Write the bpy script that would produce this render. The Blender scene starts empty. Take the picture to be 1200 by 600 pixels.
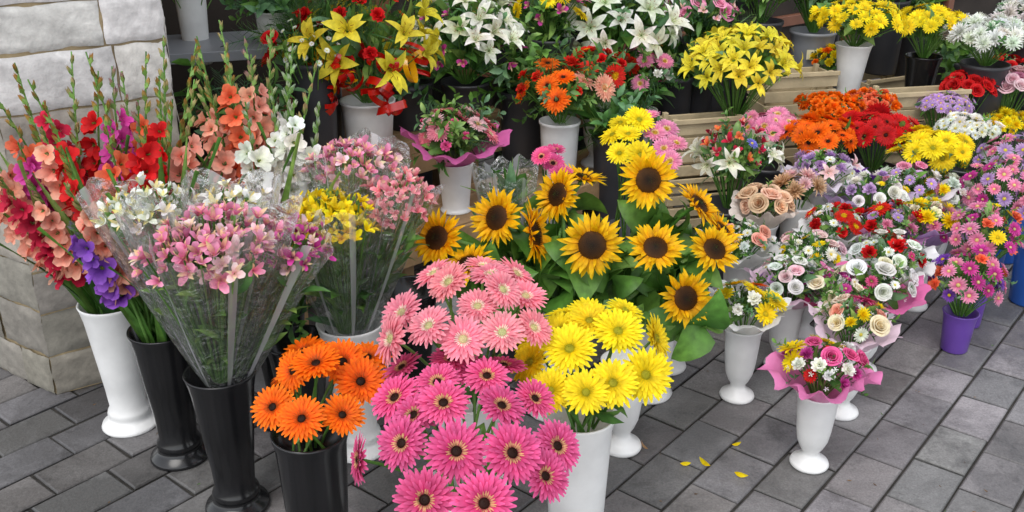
import bpy, math, random
import numpy as np
from mathutils import Vector, Matrix
random.seed(7); rng=np.random.default_rng(7)
sc=bpy.context.scene
sc.view_settings.view_transform='Standard'
sc.view_settings.look='None'
sc.view_settings.exposure=0

# ---------------------------------------------------------------- colours
def hx(h):
    h=h.lstrip('#'); c=[int(h[i:i+2],16)/255 for i in (0,2,4)]
    return np.array([x/12.92 if x<=.04045 else ((x+.055)/1.055)**2.4 for x in c])
GREEN=hx('#4f7433')
def pal(a,b,c='#e8c000',d='#8a7a20',g='#5f8a3e'):
    return np.array([hx(a),hx(b),hx(c),hx(d),hx(g)])
P=dict(
 hot=pal('#c20a56','#f06aa2','#dca878','#2e140c'),
 light=pal('#ec6a84','#f9a6b0','#f8e0cc','#cfc890'),
 yel=pal('#f2cc00','#fee624','#e0c414','#a8a020'),
 org=pal('#f05000','#ff7e0c','#c8560e','#2c180c'),
 sun=pal('#ea9a00','#fccc0c','#6a4010','#22130a'),
 red=pal('#a80810','#dc1c1e','#c03018','#3a1008'),
 redbr=pal('#c01008','#e83020','#e8c000','#e0b000'),
 white=pal('#e2e6cf','#f8f8f4','#e8d060','#c8b440'),
 lilac=pal('#a878c0','#d6b4e0','#f0e060','#d8b820'),
 purple=pal('#6a2fa0','#9a5cc8','#f0d030','#d8b010'),
 magenta=pal('#a81070','#d850a8','#f0e0a0','#803010'),
 pink=pal('#de6496','#f4a6c2','#f6e2a0','#c8a030'),
 palepink=pal('#f0b0b8','#fadadc','#f4e8b0','#c8a060'),
 peach=pal('#ef8a70','#f8b8a0','#f6dcb0','#d89060'),
 salmon=pal('#e8502c','#f28058','#f0c060','#a04010'),
 crimson=pal('#a00c30','#cf2848','#f0c0b0','#600818'),
 cream=pal('#f0dcae','#f8efd6','#f0d898','#d8b060'),
 rosep=pal('#f0b48a','#f6d2b4','#eca878','#e09868'),
 lilyY=pal('#e0cc28','#f2e24a','#c8a010','#8a4408'),
 lilyW=pal('#d8e0b8','#f8f6f0','#c8d078','#8a4408'),
 beige=pal('#c0905c','#e0c0a0','#c89060','#905020'),
 gyp=pal('#e8e8e0','#ffffff','#f0f0e0','#e0e0c0'),
 blue=pal('#5a5ac0','#8c8ce0','#f0e060','#d0b020'),
)
# ---------------------------------------------------------------- materials
def newmat(name):
    m=bpy.data.materials.new(name); m.use_nodes=True; nt=m.node_tree
    for n in list(nt.nodes): nt.nodes.remove(n)
    o=nt.nodes.new('ShaderNodeOutputMaterial'); return m,nt,o
def principled(nt,**k):
    p=nt.nodes.new('ShaderNodeBsdfPrincipled')
    for a,v in k.items(): p.inputs[a].default_value=v
    return p
def attr_mat(name,rough,transl,spec=.4,noise=60,amt=.25,bump=0):
    m,nt,o=newmat(name)
    a=nt.nodes.new('ShaderNodeAttribute'); a.attribute_name='Col'
    tc=nt.nodes.new('ShaderNodeTexCoord'); nz=nt.nodes.new('ShaderNodeTexNoise')
    nz.inputs['Scale'].default_value=noise; nz.inputs['Detail'].default_value=3
    nt.links.new(tc.outputs['Object'],nz.inputs['Vector'])
    mr=nt.nodes.new('ShaderNodeMapRange'); mr.inputs[1].default_value=.3; mr.inputs[2].default_value=.7
    mr.inputs[3].default_value=1-amt; mr.inputs[4].default_value=1+amt*.5
    nt.links.new(nz.outputs['Fac'],mr.inputs[0])
    vm=nt.nodes.new('ShaderNodeVectorMath'); vm.operation='SCALE'
    nt.links.new(a.outputs['Color'],vm.inputs[0]); nt.links.new(mr.outputs[0],vm.inputs['Scale'])
    p=principled(nt,Roughness=rough)
    p.inputs['Specular IOR Level'].default_value=spec
    nt.links.new(vm.outputs[0],p.inputs['Base Color'])
    if bump:
        b=nt.nodes.new('ShaderNodeBump'); b.inputs['Strength'].default_value=bump; b.inputs['Distance'].default_value=.01
        nt.links.new(nz.outputs['Fac'],b.inputs['Height']); nt.links.new(b.outputs[0],p.inputs['Normal'])
    if transl>0:
        t=nt.nodes.new('ShaderNodeBsdfTranslucent'); nt.links.new(vm.outputs[0],t.inputs['Color'])
        mx=nt.nodes.new('ShaderNodeMixShader'); mx.inputs[0].default_value=transl
        nt.links.new(p.outputs[0],mx.inputs[1]); nt.links.new(t.outputs[0],mx.inputs[2]); nt.links.new(mx.outputs[0],o.inputs[0])
    else: nt.links.new(p.outputs[0],o.inputs[0])
    return m
M_PET=attr_mat('petal',.6,.3,.22)
M_LEAF=attr_mat('leaf',.42,.25,.45,40,.35)
M_PAPER=attr_mat('wrapping_paper',.35,.35,.5,25,.12,.5)
M_RIB=attr_mat('satin_ribbon',.2,.1,.8,30,.1)
def cello():
    m,nt,o=newmat('cellophane')
    tr=nt.nodes.new('ShaderNodeBsdfTransparent'); tr.inputs[0].default_value=(.98,.985,.985,1)
    g=nt.nodes.new('ShaderNodeBsdfGlossy'); g.inputs['Roughness'].default_value=.14; g.inputs[0].default_value=(1,1,1,1)
    d=nt.nodes.new('ShaderNodeBsdfTranslucent'); d.inputs[0].default_value=(.9,.92,.93,1)
    lw=nt.nodes.new('ShaderNodeLayerWeight'); lw.inputs[0].default_value=.35
    tc=nt.nodes.new('ShaderNodeTexCoord'); nz=nt.nodes.new('ShaderNodeTexNoise'); nz.inputs['Scale'].default_value=17; nz.inputs['Detail'].default_value=5
    nz.inputs['Distortion'].default_value=2.4
    bp=nt.nodes.new('ShaderNodeBump'); bp.inputs['Strength'].default_value=1; bp.inputs['Distance'].default_value=.04
    nt.links.new(tc.outputs['Object'],nz.inputs['Vector']); nt.links.new(nz.outputs['Fac'],bp.inputs['Height'])
    nt.links.new(bp.outputs[0],g.inputs['Normal']); nt.links.new(bp.outputs[0],lw.inputs['Normal'])
    mr=nt.nodes.new('ShaderNodeMapRange'); mr.inputs[3].default_value=.05; mr.inputs[4].default_value=.7
    nt.links.new(lw.outputs['Fresnel'],mr.inputs[0])
    m0=nt.nodes.new('ShaderNodeMixShader'); m0.inputs[0].default_value=.07
    nt.links.new(tr.outputs[0],m0.inputs[1]); nt.links.new(d.outputs[0],m0.inputs[2])
    mx=nt.nodes.new('ShaderNodeMixShader'); nt.links.new(mr.outputs[0],mx.inputs[0])
    nt.links.new(m0.outputs[0],mx.inputs[1]); nt.links.new(g.outputs[0],mx.inputs[2]); nt.links.new(mx.outputs[0],o.inputs[0])
    return m
def film():
    m,nt,o=newmat('printed_white_film')
    tr=nt.nodes.new('ShaderNodeBsdfTransparent')
    p=principled(nt,Roughness=.3); p.inputs['Base Color'].default_value=(.85,.86,.87,1)
    mx=nt.nodes.new('ShaderNodeMixShader'); mx.inputs[0].default_value=.3
    nt.links.new(tr.outputs[0],mx.inputs[1]); nt.links.new(p.outputs[0],mx.inputs[2]); nt.links.new(mx.outputs[0],o.inputs[0])
    return m
M_CEL=cello(); M_FILM=film()
MATS=[M_PET,M_LEAF,M_PAPER,M_CEL,M_FILM,M_RIB]
def surf(name,col,rough=.5,spec=.5,scale=8,amt=.2,bump=0,bscale=40,dirt=None):
    m,nt,o=newmat(name)
    tc=nt.nodes.new('ShaderNodeTexCoord'); nz=nt.nodes.new('ShaderNodeTexNoise'); nz.inputs['Scale'].default_value=scale; nz.inputs['Detail'].default_value=6
    nt.links.new(tc.outputs['Object'],nz.inputs['Vector'])
    cr=nt.nodes.new('ShaderNodeValToRGB'); c=np.array(col[:3])
    cr.color_ramp.elements[0].position=.3; cr.color_ramp.elements[1].position=.7
    d=c*(1-amt) if dirt is None else np.array(dirt)
    cr.color_ramp.elements[0].color=(*d,1); cr.color_ramp.elements[1].color=(*np.minimum(c*(1+amt*.4),1),1)
    nt.links.new(nz.outputs['Fac'],cr.inputs[0])
    p=principled(nt,Roughness=rough); p.inputs['Specular IOR Level'].default_value=spec
    nt.links.new(cr.outputs[0],p.inputs['Base Color'])
    if bump:
        n2=nt.nodes.new('ShaderNodeTexNoise'); n2.inputs['Scale'].default_value=bscale; n2.inputs['Detail'].default_value=8
        nt.links.new(tc.outputs['Object'],n2.inputs['Vector'])
        b=nt.nodes.new('ShaderNodeBump'); b.inputs['Strength'].default_value=bump; b.inputs['Distance'].default_value=.01
        nt.links.new(n2.outputs['Fac'],b.inputs['Height']); nt.links.new(b.outputs[0],p.inputs['Normal'])
    nt.links.new(p.outputs[0],o.inputs[0]); return m
M_WHITE=surf('white_plastic',(.8,.8,.79),.34,.5,9,.16)
M_BLACK=surf('black_plastic',(.010,.010,.011),.2,.5,6,.3)
M_DARKB=surf('dark_bucket_plastic',(.035,.035,.04),.4,.5,6,.3)
M_GREY=surf('grey_plastic',(.25,.26,.28),.4,.5,6,.15)
M_PURP=surf('purple_plastic',(.14,.06,.36),.3,.5,6,.15)
M_BLUE=surf('blue_plastic',(.02,.1,.42),.3,.5,6,.15)
M_WOOD=surf('worn_wood',(.42,.27,.14),.65,.3,5,.45,.4,60)
M_CRATE=surf('pale_crate_wood',(.52,.42,.26),.6,.3,9,.25,.2,60)
M_SHADE=surf('painted_interior_shade',(.04,.03,.024),.7,.3,3,.5)  # near-black base colour stands in for the shade inside the shop
M_CARD=surf('price_card',(.8,.74,.5),.6,.3,3,.03)
M_LABEL=surf('paper_label',(.82,.8,.78),.5,.3,3,.05)
M_INK=surf('ink',(.02,.02,.02),.6,.3,3,.03)

# ---------------------------------------------------------------- mesh builder
class MB:
    def __init__(s): s.V=[];s.F=[];s.C=[];s.M=[];s.n=0
    def add(s,v,f,c,m):
        v=np.asarray(v,float); f=np.asarray(f,int)
        c=np.asarray(c,float)
        if c.ndim==1: c=np.tile(c,(len(v),1))
        s.V.append(v); s.F.append(f+s.n); s.C.append(c)
        s.M.append(np.full(len(f),m) if np.isscalar(m) else np.asarray(m)); s.n+=len(v)
    def build(s,name,mats=MATS,smooth=True,parent=None):
        V=np.concatenate(s.V);F=np.concatenate(s.F);C=np.clip(np.concatenate(s.C),0,1);Mi=np.concatenate(s.M)
        me=bpy.data.meshes.new(name)
        o=np.array([V[:,0].mean(),V[:,1].mean(),V[:,2].min()]); V=V-o
        me.vertices.add(len(V)); me.vertices.foreach_set('co',V.ravel())
        me.loops.add(len(F)*4); me.loops.foreach_set('vertex_index',F.ravel().astype(np.int32))
        me.polygons.add(len(F)); me.polygons.foreach_set('loop_start',(np.arange(len(F))*4).astype(np.int32))
        for m in mats: me.materials.append(m)
        me.polygons.foreach_set('material_index',Mi.astype(np.int32))
        me.polygons.foreach_set('use_smooth',np.full(len(F),smooth))
        a=me.color_attributes.new('Col','FLOAT_COLOR','POINT')
        a.data.foreach_set('color',np.c_[C,np.ones(len(C))].ravel())
        me.update(calc_edges=True)
        ob=bpy.data.objects.new(name,me); ob.location=o; sc.collection.objects.link(ob)
        if parent: ob.parent=parent; 
        return ob
PROF=dict(
 round=([0,.3,.7,.9,1],[.4,.8,1,.85,.35]),
 point=([0,.35,.6,.85,1],[.5,1,.9,.45,.04]),
 leaf=([0,.2,.45,.75,1],[.1,.75,1,.6,.03]),
 heart=([0,.12,.3,.6,.85,1],[.15,.9,1,.65,.25,.02]),
 blade=([0,.3,.7,1],[.7,1,.7,.05]),
 wide=([0,.3,.65,.9,1],[.25,.7,1,.85,.5]))
def petal(L,W,n,el0,el1,r0=0,cup=0,prof='round',ruf=0):
    t=np.linspace(0,1,n+1); el=el0+(el1-el0)*(t[1:]+t[:-1])/2
    r=r0+np.r_[0,np.cumsum(np.cos(el)*L/n)]; z=np.r_[0,np.cumsum(np.sin(el)*L/n)]
    w=W*np.interp(t,*PROF[prof])/2
    v=[]
    for i in range(n+1):
        e=el0+(el1-el0)*t[i]
        for s in (-1,0,1):
            q=cup*w[i]*abs(s)+(random.uniform(-ruf,ruf)*abs(s)*t[i] if ruf else 0)
            v.append((r[i]-math.sin(e)*q-(.02*L*abs(s) if i==n else 0), s*w[i], z[i]+math.cos(e)*q))
    f=[]
    for i in range(n):
        for k in (0,1):
            a=i*3+k; f.append((a,a+3,a+4,a+1))
    return np.array(v),np.array(f),np.repeat(t,3)
class PB:
    def __init__(s): s.v=[];s.f=[];s.w=[];s.b=[];s.m=[];s.n=0
    def add(s,v,f,w,b=1,m=0):
        s.v.append(v);s.f.append(np.asarray(f)+s.n);s.w.append(w);s.b.append(np.full(len(v),float(b)) if np.isscalar(b) else b);s.m.append(np.full(len(f),m));s.n+=len(v)
    def ring(s,k,L,W,n,el0,el1,r0,cup=0,prof='round',ci=(0,1),jit=.06,m=0,z0=0,ruf=0,ph=None,bj=.12,tp=1,aj=.18):
        ph=random.random()*6 if ph is None else ph
        for i in range(k):
            j=random.gauss(0,1)*jit
            v,f,t=petal(L*(1+random.gauss(0,jit)),W*(1+random.gauss(0,jit)),n,el0+j*1.2,el1+random.gauss(0,jit)*2,r0,cup,prof,ruf)
            v[:,1]+=t**2*L*random.gauss(0,jit)*.6
            a=ph+2*math.pi*(i+random.uniform(-aj,aj))/k; c,q=math.cos(a),math.sin(a)
            x=v[:,0]*c-v[:,1]*q; y=v[:,0]*q+v[:,1]*c
            tt=t**tp; w=np.zeros((len(v),5)); w[:,ci[0]]+=1-tt; w[:,ci[1]]+=tt
            s.add(np.c_[x,y,v[:,2]+z0],f,w,1+random.uniform(-bj,bj),m)
    def dome(s,R,H,ci,seg=14,rows=3,z0=0,m=0,cj=None,under=False):
        v=[];w=[]
        for j in range(rows+1):
            a=math.pi/2*j/rows
            rr=R*max(math.sin(a),.02); zz=z0+(-H if under else H)*math.cos(a)
            for i in range(seg):
                th=2*math.pi*i/seg; v.append((rr*math.cos(th),rr*math.sin(th),zz))
                q=np.zeros(5); q[ci]=1
                if cj is not None: q[:]=0; q[ci]=1-j/rows; q[cj]+=j/rows
                w.append(q)
        f=[(j*seg+i,(j+1)*seg+i,(j+1)*seg+(i+1)%seg,j*seg+(i+1)%seg) for j in range(rows) for i in range(seg)]
        s.add(np.array(v),np.array(f),np.array(w),1,m)
    def done(s):
        return dict(v=np.concatenate(s.v),f=np.concatenate(s.f),w=np.concatenate(s.w),b=np.concatenate(s.b),m=np.concatenate(s.m))
def gerbera():
    p=PB(); j=random.uniform(.03,.065); dr=random.uniform(-.08,.14)
    p.ring(27,.84,.18,4,.16-dr*.3,-.02-dr,.15,.22,jit=j,tp=1.5,bj=.08)
    p.ring(25,.72,.16,4,.3,.1-dr,.15,.22,z0=.015,jit=j,tp=1.5,bj=.08)
    p.ring(20,.48,.12,3,.45,.25-dr,.15,.22,z0=.025,jit=j,tp=1.5,bj=.08)
    p.ring(24,.2,.06,2,.6,.3,.17,.2,ci=(2,2),z0=.035)
    p.ring(26,.1,.045,1,1.0,.7,.16,0,ci=(3,2),z0=.05)
    p.dome(.17,.06,3,16,3,.04)
    p.ring(30,.05,.035,1,1.3,1.3,.12,0,ci=(3,3),z0=.07,bj=.6); p.ring(14,.05,.035,1,1.4,1.4,.05,0,ci=(3,3),z0=.09,bj=.6)
    p.ring(10,.24,.12,2,-.5,.3,.03,0,'leaf',(4,4),m=1,z0=-.1)
    return p.done()
def sunfl():
    p=PB(); d=random.uniform(-.15,.3)
    p.ring(26,.58,.17,5,.12,.0-d,.42,.3,'point',jit=.14,tp=.7,aj=.4)
    p.ring(23,.52,.16,5,.4,.2-d,.42,.3,'point',z0=.02,jit=.17,tp=.7,aj=.4)
    p.ring(14,.4,.13,4,.8,.5,.42,.3,'point',z0=.03,jit=.2,tp=.7,aj=.5)
    p.dome(.46,.1,3,20,4,0,cj=2)
    for i in range(190):
        r=.46*math.sqrt((i+.5)/190); a=i*2.39996
        v,f,t=petal(.07,.045,1,1.45,1.3,0); c,q=math.cos(a),math.sin(a)
        v=np.c_[v[:,0]*c-v[:,1]*q+r*c,v[:,0]*q+v[:,1]*c+r*q,v[:,2]+.1*math.sqrt(max(0,1-(r/.47)**2))-.01]
        w=np.zeros((len(v),5)); k=min(1,max(0,(r-.28)/.16)); w[:,3]=1-k; w[:,2]=k
        if r<.12: w[:,3]=.65; w[:,4]=.35
        p.add(v,f,w,random.uniform(.6,1.5))
    p.ring(16,.45,.2,2,-.1,.25,.25,0,'leaf',(4,4),m=1,z0=-.06)
    p.dome(.35,.12,4,12,2,-.03,m=1,under=True)
    return p.done()
def daisy():
    p=PB(); p.ring(18,.78,.23,3,.25,.0,.2,.2); p.ring(14,.62,.2,3,.42,.2,.2,.2,z0=.03)
    p.dome(.24,.13,2,12,2,.02,cj=3); p.ring(16,.07,.05,1,1.2,1.2,.12,ci=(2,2),z0=.1); return p.done()
def pompon():
    p=PB()
    for k,(n,L,e,w) in enumerate([(18,.9,.0,.24),(16,.84,.3,.23),(14,.74,.6,.22),(12,.62,.9,.2),(9,.5,1.2,.18),(5,.42,1.45,.16)]):
        p.ring(n,L,w,2,e,e+.35,.08,.35,z0=.04*k,jit=.1)
    return p.done()
def carn():
    p=PB()
    for k,(n,L,e) in enumerate([(9,.95,.25),(8,.85,.6),(7,.75,.95),(5,.65,1.3)]):
        p.ring(n,L,.55,3,e+.3,e-.1,.05,.2,'wide',ruf=.16,z0=.03*k,jit=.1)
    return p.done()
def rose():
    p=PB()
    def shell(a0,span,rp,zp,b):
        nt,na=len(rp)-1,5; v=[];w=[]
        for j in range(nt+1):
            for i in range(na+1):
                s=i/na*2-1; a=a0+s*span*(.55+.45*math.sin(math.pi*min(1,j/nt*.75+.1)))
                e=1-.25*abs(s)**3*(j/nt)
                v.append((rp[j]*math.cos(a),rp[j]*math.sin(a),zp[j]*e)); q=np.zeros(5);q[0]=1-j/nt;q[1]=j/nt;w.append(q)
        f=[(j*(na+1)+i,j*(na+1)+i+1,(j+1)*(na+1)+i+1,(j+1)*(na+1)+i) for j in range(nt) for i in range(na)]
        p.add(np.array(v),np.array(f),np.array(w),b)
    for L,(n,R,h,fl) in enumerate([(2,.14,.85,0),(3,.26,.9,.02),(3,.4,.88,.08),(4,.56,.8,.18),(5,.72,.66,.3)]):
        for k in range(n):
            shell(L*1.1+2*math.pi*k/n+random.uniform(-.1,.1),1.3 if n<4 else 1.0,[.1,R*.75,R,R*1.02+fl*.3,R*1.05+fl],[-.1,h*.3,h*.65,h*.92,h*(.98-fl*.25)],random.uniform(.85,1.1))
    p.ring(5,.6,.2,2,-.1,.2,.1,0,'leaf',(4,4),m=1,z0=-.12)
    return p.done()
def lily():
    p=PB(); p.ring(3,1.05,.42,5,1.25,-.35,.04,.3,'point',ph=0,jit=.1); p.ring(3,1.05,.34,5,1.2,-.3,.04,.3,'point',ph=1.05,jit=.1)
    p.ring(6,.62,.025,2,1.35,.9,.02,0,'blade',(4,2),bj=0)
    for i in range(6):
        a=i*1.047+.2; v,f,t=petal(.14,.06,1,.1,0,-.07); v=v+np.array([.24,0,.6]); c,q=math.cos(a),math.sin(a)
        w=np.zeros((len(v),5)); w[:,3]=1; p.add(np.c_[v[:,0]*c-v[:,1]*q,v[:,0]*q+v[:,1]*c,v[:,2]],f,w)
    return p.done()
def alst():
    p=PB(); p.ring(3,1.1,.66,3,1.15,.35,.04,.25,'wide',ph=0,jit=.14); p.ring(3,1.0,.38,3,1.1,.5,.04,.25,'point',ci=(0,2),ph=1.05,jit=.14)
    p.ring(4,.7,.03,1,1.3,.9,.02,0,'blade',(2,3)); return p.done()
def glad():
    p=PB(); p.ring(3,1.15,.85,4,1.0,.05,.05,.25,'wide',ph=0,ruf=.1,jit=.1); p.ring(3,1.05,.72,4,1.05,.25,.05,.25,'wide',ph=1.05,ruf=.1,jit=.1)
    p.ring(3,.5,.04,1,1.4,1.2,.02,0,'blade',(2,2)); p.ring(3,.5,.3,2,1.4,1.0,-.02,0,'leaf',(4,4),m=1,z0=-.2); return p.done()
def bud():
    p=PB(); p.ring(4,1,.4,3,1.45,1.7,.08,.5,'leaf',(4,1)); p.ring(2,.7,.5,2,1.4,1.5,.12,.4,'leaf',(4,4),m=1); return p.done()
def leafp(W,prof='leaf',n=4,e0=1.4,e1=.5,cup=.3):
    p=PB(); v,f,t=petal(1,W,n,e0,e1,0,cup,prof); w=np.zeros((len(v),5)); w[:,0]=1-t; w[:,1]=t; 
    b=np.ones(len(v)); b[1::3]=1.25
    p.add(v,f,w,b,1); return p.done()
def fern():
    p=PB(); v,f,t=petal(1,.03,6,1.4,.6,0,0,'blade'); w=np.zeros((len(v),5)); w[:,0]=1; p.add(v,f,w,1,1)
    sp=v[1::3]
    for i in range(1,15):
        k=i/15; q=np.array([np.interp(k,np.linspace(0,1,7),sp[:,d]) for d in range(3)])
        for s in (-1,1):
            L=.36*(1-k*.75); v2,f2,t2=petal(L,.075,1,.3,.1,0,0,'leaf',0)
            v2=np.c_[v2[:,1]*.3+v2[:,0]*.35, s*v2[:,0], v2[:,2]+v2[:,0]*.5+v2[:,1]*.9]
            w=np.zeros((len(v2),5)); w[:,0]=1-t2; w[:,1]=t2; p.add(v2+q,f2,w,random.uniform(.8,1.2),1)
    return p.done()
def ruscus():
    p=PB(); v,f,t=petal(1,.025,6,1.4,.8,0,0,'blade'); w=np.zeros((len(v),5)); w[:,0]=1; p.add(v,f,w,1,1); sp=v[1::3]
    for i in range(1,11):
        k=i/10; q=np.array([np.interp(k,np.linspace(0,1,7),sp[:,d]) for d in range(3)]); a=i*2.4
        v2,f2,t2=petal(.3,.14,3,.9,.2,0,.3,'leaf'); c,s=math.cos(a),math.sin(a)
        w=np.zeros((len(v2),5)); w[:,0]=1-t2; w[:,1]=t2
        p.add(np.c_[v2[:,0]*c-v2[:,1]*s,v2[:,0]*s+v2[:,1]*c,v2[:,2]]+q,f2,w,random.uniform(.8,1.2),1)
    return p.done()
def star():
    p=PB(); p.ring(5,1,.7,1,.5,.3,.05,0,'wide'); return p.done()
def var(fn,k=3): return [fn() for _ in range(k)]
PR=dict(gerb=var(gerbera,9),sun=var(sunfl,9),daisy=var(daisy,4),pom=var(pompon,4),carn=var(carn),rose=var(rose),lily=var(lily,5),alst=var(alst,6),glad=var(glad,7),bud=var(bud,2),
 leaf=[leafp(.3),leafp(.4),leafp(.22,e1=0)],heart=[leafp(.8,'heart',6,1.3,.1,.25),leafp(.75,'heart',6,1.2,-.5,.3),leafp(.7,'heart',6,1.0,-.9,.35)],blade=[leafp(.06,'blade',6,1.57,1.2,.4),leafp(.05,'blade',6,1.57,.9,.4)],fern=var(fern,2),rus=var(ruscus,3),star=var(star,2))
def frame(nz,spin=None):
    z=np.array(nz,float); z/=np.linalg.norm(z)+1e-9
    a=np.array([1,0,0]) if abs(z[0])<.9 else np.array([0,1,0])
    x=np.cross(a,z); x/=np.linalg.norm(x); y=np.cross(z,x)
    s=random.random()*6.283 if spin is None else spin
    return np.array([x*math.cos(s)+y*math.sin(s),-x*math.sin(s)+y*math.cos(s),z])
def put(mb,kind,pl,pos,nrm,size,jit=.12,spin=None,sq=None):
    p=random.choice(PR[kind]); R=frame(nrm,spin)
    b=1+random.uniform(-jit,jit); tint=1+rng.uniform(-.06,.06,3)
    v=p['v']*size
    if sq: v=v*np.array(sq)
    mb.add(v@R+np.array(pos),p['f'],(p['w']@pl)*(p['b'][:,None]*b)*tint,p['m'])
LG=[np.array([hx(a),hx(b)]+[GREEN]*3) for a,b in (('#3f6626','#6d9c42'),('#325828','#56873c'),('#537c34','#8aac56'),('#456e48','#70996a'))]
LS=[np.array([hx(a),hx(b)]+[GREEN]*3) for a,b in (('#476e2a','#6f9c40'),('#3c6626','#62903a'),('#527a32','#80a84e'))]
def tube(mb,p0,p1,r,col,bend=(0,0,0),seg=5,m=1,k=5,r1=None):
    p0=np.array(p0,float);p1=np.array(p1,float);mid=(p0+p1)/2+np.array(bend); V=[];r1=r if r1 is None else r1
    for i in range(seg+1):
        t=i/seg; c=(1-t)**2*p0+2*t*(1-t)*mid+t*t*p1; d=2*(1-t)*(mid-p0)+2*t*(p1-mid); R=frame(d,0); rr=r+(r1-r)*t
        for j in range(k):
            a=6.2832*j/k; V.append(c+rr*(math.cos(a)*R[0]+math.sin(a)*R[1]))
    F=[(i*k+j,i*k+(j+1)%k,(i+1)*k+(j+1)%k,(i+1)*k+j) for i in range(seg) for j in range(k)]
    mb.add(V,F,col,m)
def stemc(): return hx(random.choice(['#6a9a44','#568a36','#7aaa54']))*random.uniform(.8,1.1)
def leaves(mb,c,R,H,n,size,kinds=('leaf','rus'),down=.2,inner=.3,pals=None):
    for _ in range(n):
        a=random.random()*6.283; cp=random.uniform(-down,1); sp=math.sqrt(max(0,1-cp*cp)); q=random.uniform(inner,.9)
        d=np.array([sp*math.cos(a),sp*math.sin(a),cp+.15])
        put(mb,random.choice(kinds),random.choice(pals or LG),np.array(c)+np.array([R*q*d[0],R*q*d[1],H*q*d[2]])-d*size*.3,d+rng.normal(0,.3,3),size*random.uniform(.7,1.2))
def dome(mb,c,R,H,items,rim,maxa=1.5,stems=True,jit=.12,up=.35,stem_r=.0022):
    L=[]
    for it in items: L+= [it]*it[3]
    random.shuffle(L); N=len(L)
    for i,(k,p,s,_) in enumerate(L):
        cp=1-(i+.5)/N*(1-math.cos(maxa)); sp=math.sqrt(max(0,1-cp*cp)); th=i*2.39996
        d=np.array([sp*math.cos(th),sp*math.sin(th),cp]); pos=np.array(c)+np.array([R*d[0],R*d[1],H*d[2]])*random.uniform(1-jit*1.5,1+jit)
        nr=d+np.array([0,-.15,up])+rng.normal(0,.24,3)
        put(mb,k,P[p] if isinstance(p,str) else p,pos,nr,s*random.uniform(.8,1.15))
        if stems:
            r=np.array(rim)+np.array([d[0],d[1],0])*.02
            tube(mb,r,pos-nr/np.linalg.norm(nr)*s*.15,stem_r,stemc(),(0,0,.02),4,1,4)
def wrap(mb,c,rim,r0,R,z0,z1,col,m=2,ruf=.25,cols=72,rows=6,drop=.0,waves=11,stripe=0,corner=.12,band=False):
    ph=[random.random()*6.28 for _ in range(5)]; V=[];
    cr=[random.uniform(-1,1) for _ in range(cols)]
    for j in range(rows+1):
        t=j/rows
        for i in range(cols):
            a=6.2832*i/cols
            w=math.sin(waves*a+ph[0])*.55+math.sin((waves*2+3)*a+ph[1]+t*2)*.35+cr[i]*.25*math.sin(t*7+cr[i-1]*5)
            rr=r0+(R*(1+corner*math.cos(4*a+ph[2]))-r0)*t**.85
            rr*=1+ruf*.35*w*t**1.3
            zz=z0+(z1-z0)*t+R*ruf*.35*math.cos(waves*a+ph[3])*t**3+(R*corner*1.2*math.cos(2*a+ph[4])*t**4)
            if drop and j==rows: rr*=1.1; zz-=drop
            V.append((rim[0]+(c[0]-rim[0])*t+rr*math.cos(a),rim[1]+(c[1]-rim[1])*t+rr*math.sin(a),zz))
    F=[];M=[]
    for j in range(rows):
        for i in range(cols):
            F.append((j*cols+i,j*cols+(i+1)%cols,(j+1)*cols+(i+1)%cols,(j+1)*cols+i))
            M.append(4 if (stripe and i%stripe<1+(i//stripe)%3) else m)
    mb.add(V,F,col,np.array(M))
# ---------------------------------------------------------------- lathe containers
def lathe(name,prof,mat,x,y,z=0,h=None,rs=1,seg=40):
    prof=np.array(prof,float); 
    if h: prof[:,1]*=h/prof[:,1].max()
    prof[:,0]*=rs
    mb=MB(); V=[]
    for r,zz in prof:
        for i in range(seg):
            a=6.28318*i/seg; V.append((x+max(r,.0005)*math.cos(a),y+max(r,.0005)*math.sin(a),z+zz))
    F=[(j*seg+i,j*seg+(i+1)%seg,(j+1)*seg+(i+1)%seg,(j+1)*seg+i) for j in range(len(prof)-1) for i in range(seg)]
    mb.add(V,F,(1,1,1),0); ob=mb.build(name,[mat]); return ob
URN=[(0,0),(.05,0),(.053,.006),(.05,.014),(.036,.022),(.024,.034),(.022,.046),(.031,.06),(.041,.085),(.046,.12),(.05,.17),(.053,.22),(.06,.235),(.061,.24),(.056,.24),(.047,.21),(0,.2)]
TALL=[(0,0),(.078,0),(.082,.006),(.079,.014),(.062,.024),(.055,.032),(.056,.04),(.06,.048),(.057,.058),(.05,.07),(.054,.13),(.061,.2),(.069,.28),(.076,.35),(.084,.39),(.087,.398),(.085,.402),(.08,.398),(.07,.34),(0,.33)]
CYL=[(0,0),(.07,0),(.074,.008),(.066,.02),(.062,.04),(.066,.12),(.072,.25),(.078,.37),(.084,.395),(.084,.402),(.078,.4),(.07,.35),(0,.34)]
BUCK=[(0,0),(.085,0),(.088,.005),(.1,.2),(.104,.24),(.11,.245),(.11,.256),(.103,.256),(.098,.22),(0,.2)]
CUP=[(0,0),(.04,0),(.043,.004),(.05,.1),(.055,.125),(.058,.13),(.053,.13),(.047,.1),(0,.09)]
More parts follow.
